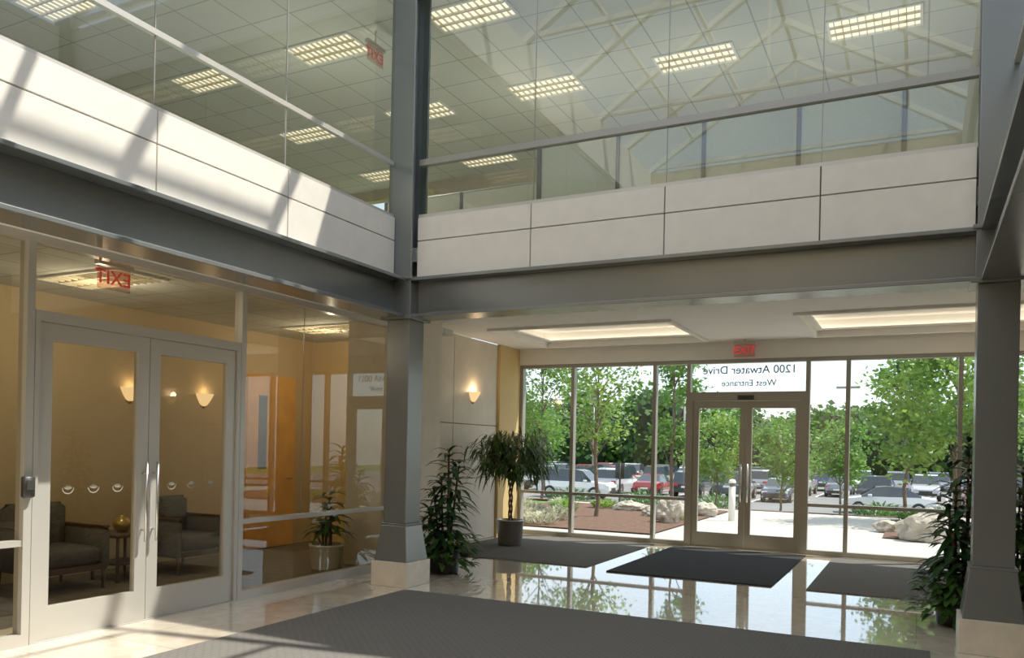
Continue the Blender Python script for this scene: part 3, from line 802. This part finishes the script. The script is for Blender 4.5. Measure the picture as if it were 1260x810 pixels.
def boulder(loc, sx, sy, sz, seed):
    import bmesh
    bm = bmesh.new(); bmesh.ops.create_icosphere(bm, subdivisions=4, radius=1)
    for v in bm.verts:
        n_ = noise.noise(v.co * 1.3 + Vector((seed * 7.1, 0, 0))) * .38 + noise.noise(v.co * 3.5 + Vector((seed, 3, 0))) * .2
        v.co *= 1 + n_
        v.co.z = max(v.co.z, -.55)
        v.co = Vector((v.co.x * sx, v.co.y * sy, (v.co.z + .5) * sz))
    me = bpy.data.meshes.new('boulder'); bm.to_mesh(me); bm.free(); me.materials.append(ROCK)
    o = bpy.data.objects.new('boulder', me); COL.objects.link(o); o.location = loc
boulder((0.15, 16.9, 0), .46, .44, .34, 1); boulder((-.6, 18.2, 0), .22, .2, .15, 2); boulder((.95, 17.9, 0), .4, .35, .24, 3)
boulder((-4.8, 17.2, 0), .28, .28, .34, 4); boulder((-5.5, 18.6, 0), .3, .25, .14, 5); boulder((-4.6, 19.6, 0), .3, .25, .2, 6)
boulder((-6.6, 19.9, 0), .4, .3, .15, 7); boulder((1.9, 19.2, 0), .4, .35, .3, 9)

m = MB(); m.cyl((0, 0, 0), (0, 0, .78), .075, .075, WHITE, 16); m.cyl((0, 0, .78), (0, 0, .86), .06, .06, CARGL, 16); m.lathe([(.0, .95), (.06, .94), (.085, .88), (.085, .86), (0, .86)], (0, 0, 0), WHITE, 16)
m.build('bollard_light', (-3.8, 18.8, -.03))
m = MB(); m.cyl((0, 0, 0), (0, 0, 1.15), .03, .03, BLACK, 8); m.rbox(-.14, .14, -.02, .02, .72, 1.15, BLACK, .01); m.build('sign_post', (-7.55, 21.9, 0))
for (x, y) in [(-15.4, 58.7), (-4.4, 58.7), (-26, 68)]:
    m = MB(); m.cyl((0, 0, 0), (0, 0, 7.5), .10, .06, ALU_D, 10); m.box(-.7, .7, -.12, .12, 7.45, 7.6, ALU_D); m.cyl((0, 0, 0), (0, 0, .6), .25, .25, CONC, 12)
    m.build('parking_lot_lamp', (x, y, -1.53))

SED = [(-2.3, .38, .60, .68, .66, .60), (-2.2, .28, .84, .82, .93, .70), (-1.55, .24, .92, .88, 1.0, .74), (-.85, .24, .93, .90, 1.38, .62), (0, .24, .92, .90, 1.45, .64), (.55, .24, .92, .90, 1.40, .62), (1.25, .24, .88, .89, .96, .74), (2.0, .26, .76, .85, .84, .68), (2.25, .36, .56, .72, .62, .6)]
SUV = [(-2.35, .45, .80, .78, .9, .74), (-2.3, .38, 1.0, .88, 1.1, .80), (-2.1, .36, 1.05, .92, 1.68, .74), (-1.0, .34, 1.05, .94, 1.78, .76), (.2, .34, 1.04, .94, 1.77, .76), (.6, .34, 1.04, .94, 1.70, .74), (1.2, .34, 1.02, .92, 1.12, .80), (2.1, .36, .95, .88, 1.03, .76), (2.35, .45, .7, .78, .78, .7)]
PICK = [(-2.7, .5, .95, .88, .97, .86), (-2.6, .42, 1.05, .92, 1.07, .90), (-.75, .38, 1.06, .94, 1.08, .9), (-.6, .38, 1.06, .94, 1.75, .74), (.2, .38, 1.05, .94, 1.80, .76), (.6, .38, 1.05, .94, 1.72, .74), (1.2, .38, 1.04, .93, 1.14, .82), (2.3, .40, .98, .90, 1.05, .8), (2.6, .5, .75, .8, .8, .75)]
paints = {}
def car(sec, col, loc, rotz):
    if col not in paints: paints[col] = pbr('car_paint_%d' % len(paints), col, .25, .2, .5, coat=1.0)
    P = paints[col]; m = MB(); vs = []
    for (x, zb, zs, hw, zr_, rw) in sec:
        vs += [(x, -hw * .92, zb), (x, -hw, (zb + zs) / 2), (x, -hw * .97, zs), (x, -rw, zr_), (x, rw, zr_), (x, hw * .97, zs), (x, hw, (zb + zs) / 2), (x, hw * .92, zb)]
    pf = []; gf = []
    for i in range(len(sec) - 1):
        hi0 = sec[i][4] - sec[i][2] > .25; hi1 = sec[i + 1][4] - sec[i + 1][2] > .25
        for j in range(8):
            j2 = (j + 1) % 8; f = (i * 8 + j, (i + 1) * 8 + j, (i + 1) * 8 + j2, i * 8 + j2)
            g = (j in (2, 4) and (hi0 or hi1)) or (j == 3 and hi0 != hi1)
            (gf if g else pf).append(f)
    n = len(sec) - 1
    pf.append(tuple(range(8))); pf.append(tuple(n * 8 + i for i in range(7, -1, -1)))
    m.add(vs, pf, P, False); m.add(vs, gf, CARGL, False)
    L = sec[-1][0] - sec[0][0]
    xw = [-L * .31, L * .30]; R = .33 if sec is SED else .38
    for x in xw:
        for s in (-1, 1):
            y = s * sec[4][3]
            m.cyl((x, y - s * .2, R), (x, y + s * .01, R), R, R, TIRE, 18); m.cyl((x, y, R), (x, y + s * .02, R), R * .6, R * .55, CHROME, 12)
    for s in (-1, 1):
        y = s * sec[1][3] * .72; zt = sec[1][2] * .88
        m.box(sec[1][0] - .06, sec[1][0] + .05, y - .16, y + .16, zt - .08, zt + .08, TAILL)
        zf = sec[-2][2] * .86
        m.box(sec[-2][0] + .10, sec[-2][0] + .22, y - .17, y + .17, zf - .1, zf + .04, HEADL)
        m.rbox(.75, .95, s * .98 - .08, s * .98 + .08, sec[4][2], sec[4][2] + .13, P, .02)
    m.box(sec[0][0] - .03, sec[0][0] + .12, -sec[0][3], sec[0][3], sec[0][1] - .05, sec[0][1] + .1, BLACK)
    m.box(sec[-1][0] - .12, sec[-1][0] + .03, -sec[-1][3] * .9, sec[-1][3] * .9, sec[-1][1] - .05, sec[-1][1] + .1, BLACK)
    m.box(sec[-1][0] - .03, sec[-1][0] + .035, -.4, .4, sec[-1][1] + .1, sec[-1][2], BLACK)
    m.box(sec[0][0] - .02, sec[0][0] + .01, -.26, .26, sec[0][2] - .12, sec[0][2] + .0, WHITE)
    return m.build('car', loc, bevel=.03, rotz=rotz)
cols = [(.75, .76, .78), (.02, .02, .025), (.40, .42, .45), (.02, .04, .18), (.35, .02, .02), (.8, .8, .8), (.2, .22, .25), (.50, .45, .32), (.04, .06, .10), (.55, .57, .60)]
rnd = random.Random(12)
for yy, x0, n in ((54, -45 + 1.375, 18), (63.5, -45 + 1.375, 20), (72, -40, 16)):
    for i in range(n):
        x = x0 + i * 2.75
        if rnd.random() < .14: continue
        sec = rnd.choice([SED, SED, SUV, SUV, PICK]); c = rnd.choice(cols)
        car(sec, c, (x, yy + rnd.uniform(-.3, .3), -1.53), math.pi / 2 if rnd.random() < .5 else -math.pi / 2)
car(SED, (.75, .76, .78), (-1.5, 46.5, -1.53), math.pi + .1)
car(SUV, (.8, .8, .8), (-19, 47, -1.53), .05)

# ------------------------------------------------------------------ world, sun
w = bpy.data.worlds.new('sky'); scene.world = w; w.use_nodes = True
nt = w.node_tree; bg = nt.nodes['Background']
sky = nt.nodes.new('ShaderNodeTexSky'); sky.sky_type = 'NISHITA'; sky.sun_disc = False
S = Vector((.5, .35, 1.0)).normalized()
sky.sun_elevation = math.asin(S.z); sky.sun_rotation = math.atan2(S.x, S.y)
sky.air_density = 1.0; sky.dust_density = 1.0
tcw = nt.nodes.new('ShaderNodeTexCoord'); cn = nt.nodes.new('ShaderNodeTexNoise'); cn.inputs['Scale'].default_value = 2.2; cn.inputs['Detail'].default_value = 7
nt.links.new(tcw.outputs['Generated'], cn.inputs['Vector'])
cr = nt.nodes.new('ShaderNodeValToRGB'); cr.color_ramp.elements[0].position = .38; cr.color_ramp.elements[1].position = .68
cr.color_ramp.elements[0].color = (.35, .35, .35, 1); cr.color_ramp.elements[1].color = (.85, .85, .85, 1)
nt.links.new(cn.outputs['Fac'], cr.inputs['Fac'])
mxw = nt.nodes.new('ShaderNodeMix'); mxw.data_type = 'RGBA'
nt.links.new(cr.outputs['Color'], mxw.inputs[0]); nt.links.new(sky.outputs[0], mxw.inputs[6]); mxw.inputs[7].default_value = (4.6, 4.9, 5.2, 1)
nt.links.new(mxw.outputs[2], bg.inputs['Color']); bg.inputs['Strength'].default_value = 0.31
sl = bpy.data.lights.new('sun', 'SUN'); sl.energy = 8.5; sl.angle = math.radians(.6); sl.color = (1, .93, .81)
so = bpy.data.objects.new('sun', sl); COL.objects.link(so); so.rotation_euler = S.to_track_quat('Z', 'Y').to_euler(); so.location = (6, 4, 14)

# ------------------------------------------------------------------ camera
cam = bpy.data.cameras.new('camera'); co = bpy.data.objects.new('camera', cam); COL.objects.link(co)
cam.sensor_width = 36; cam.lens = 1000 / 1260 * 36
cam.shift_y = 145 / 1260; cam.shift_x = 3 / 1260
R = Matrix.Rotation(math.radians(26.8), 4, 'Z') @ Matrix.Rotation(math.pi / 2, 4, 'X') @ Matrix.Rotation(math.radians(1.2), 4, 'Z')
co.matrix_world = Matrix.Translation((0, 0, 1.55)) @ R
cam.clip_start = .05; cam.clip_end = 500
scene.camera = co
scene.view_settings.view_transform = 'Standard'
scene.view_settings.look = 'None'
scene.view_settings.exposure = 0.18
scene.view_settings.gamma = 1.2
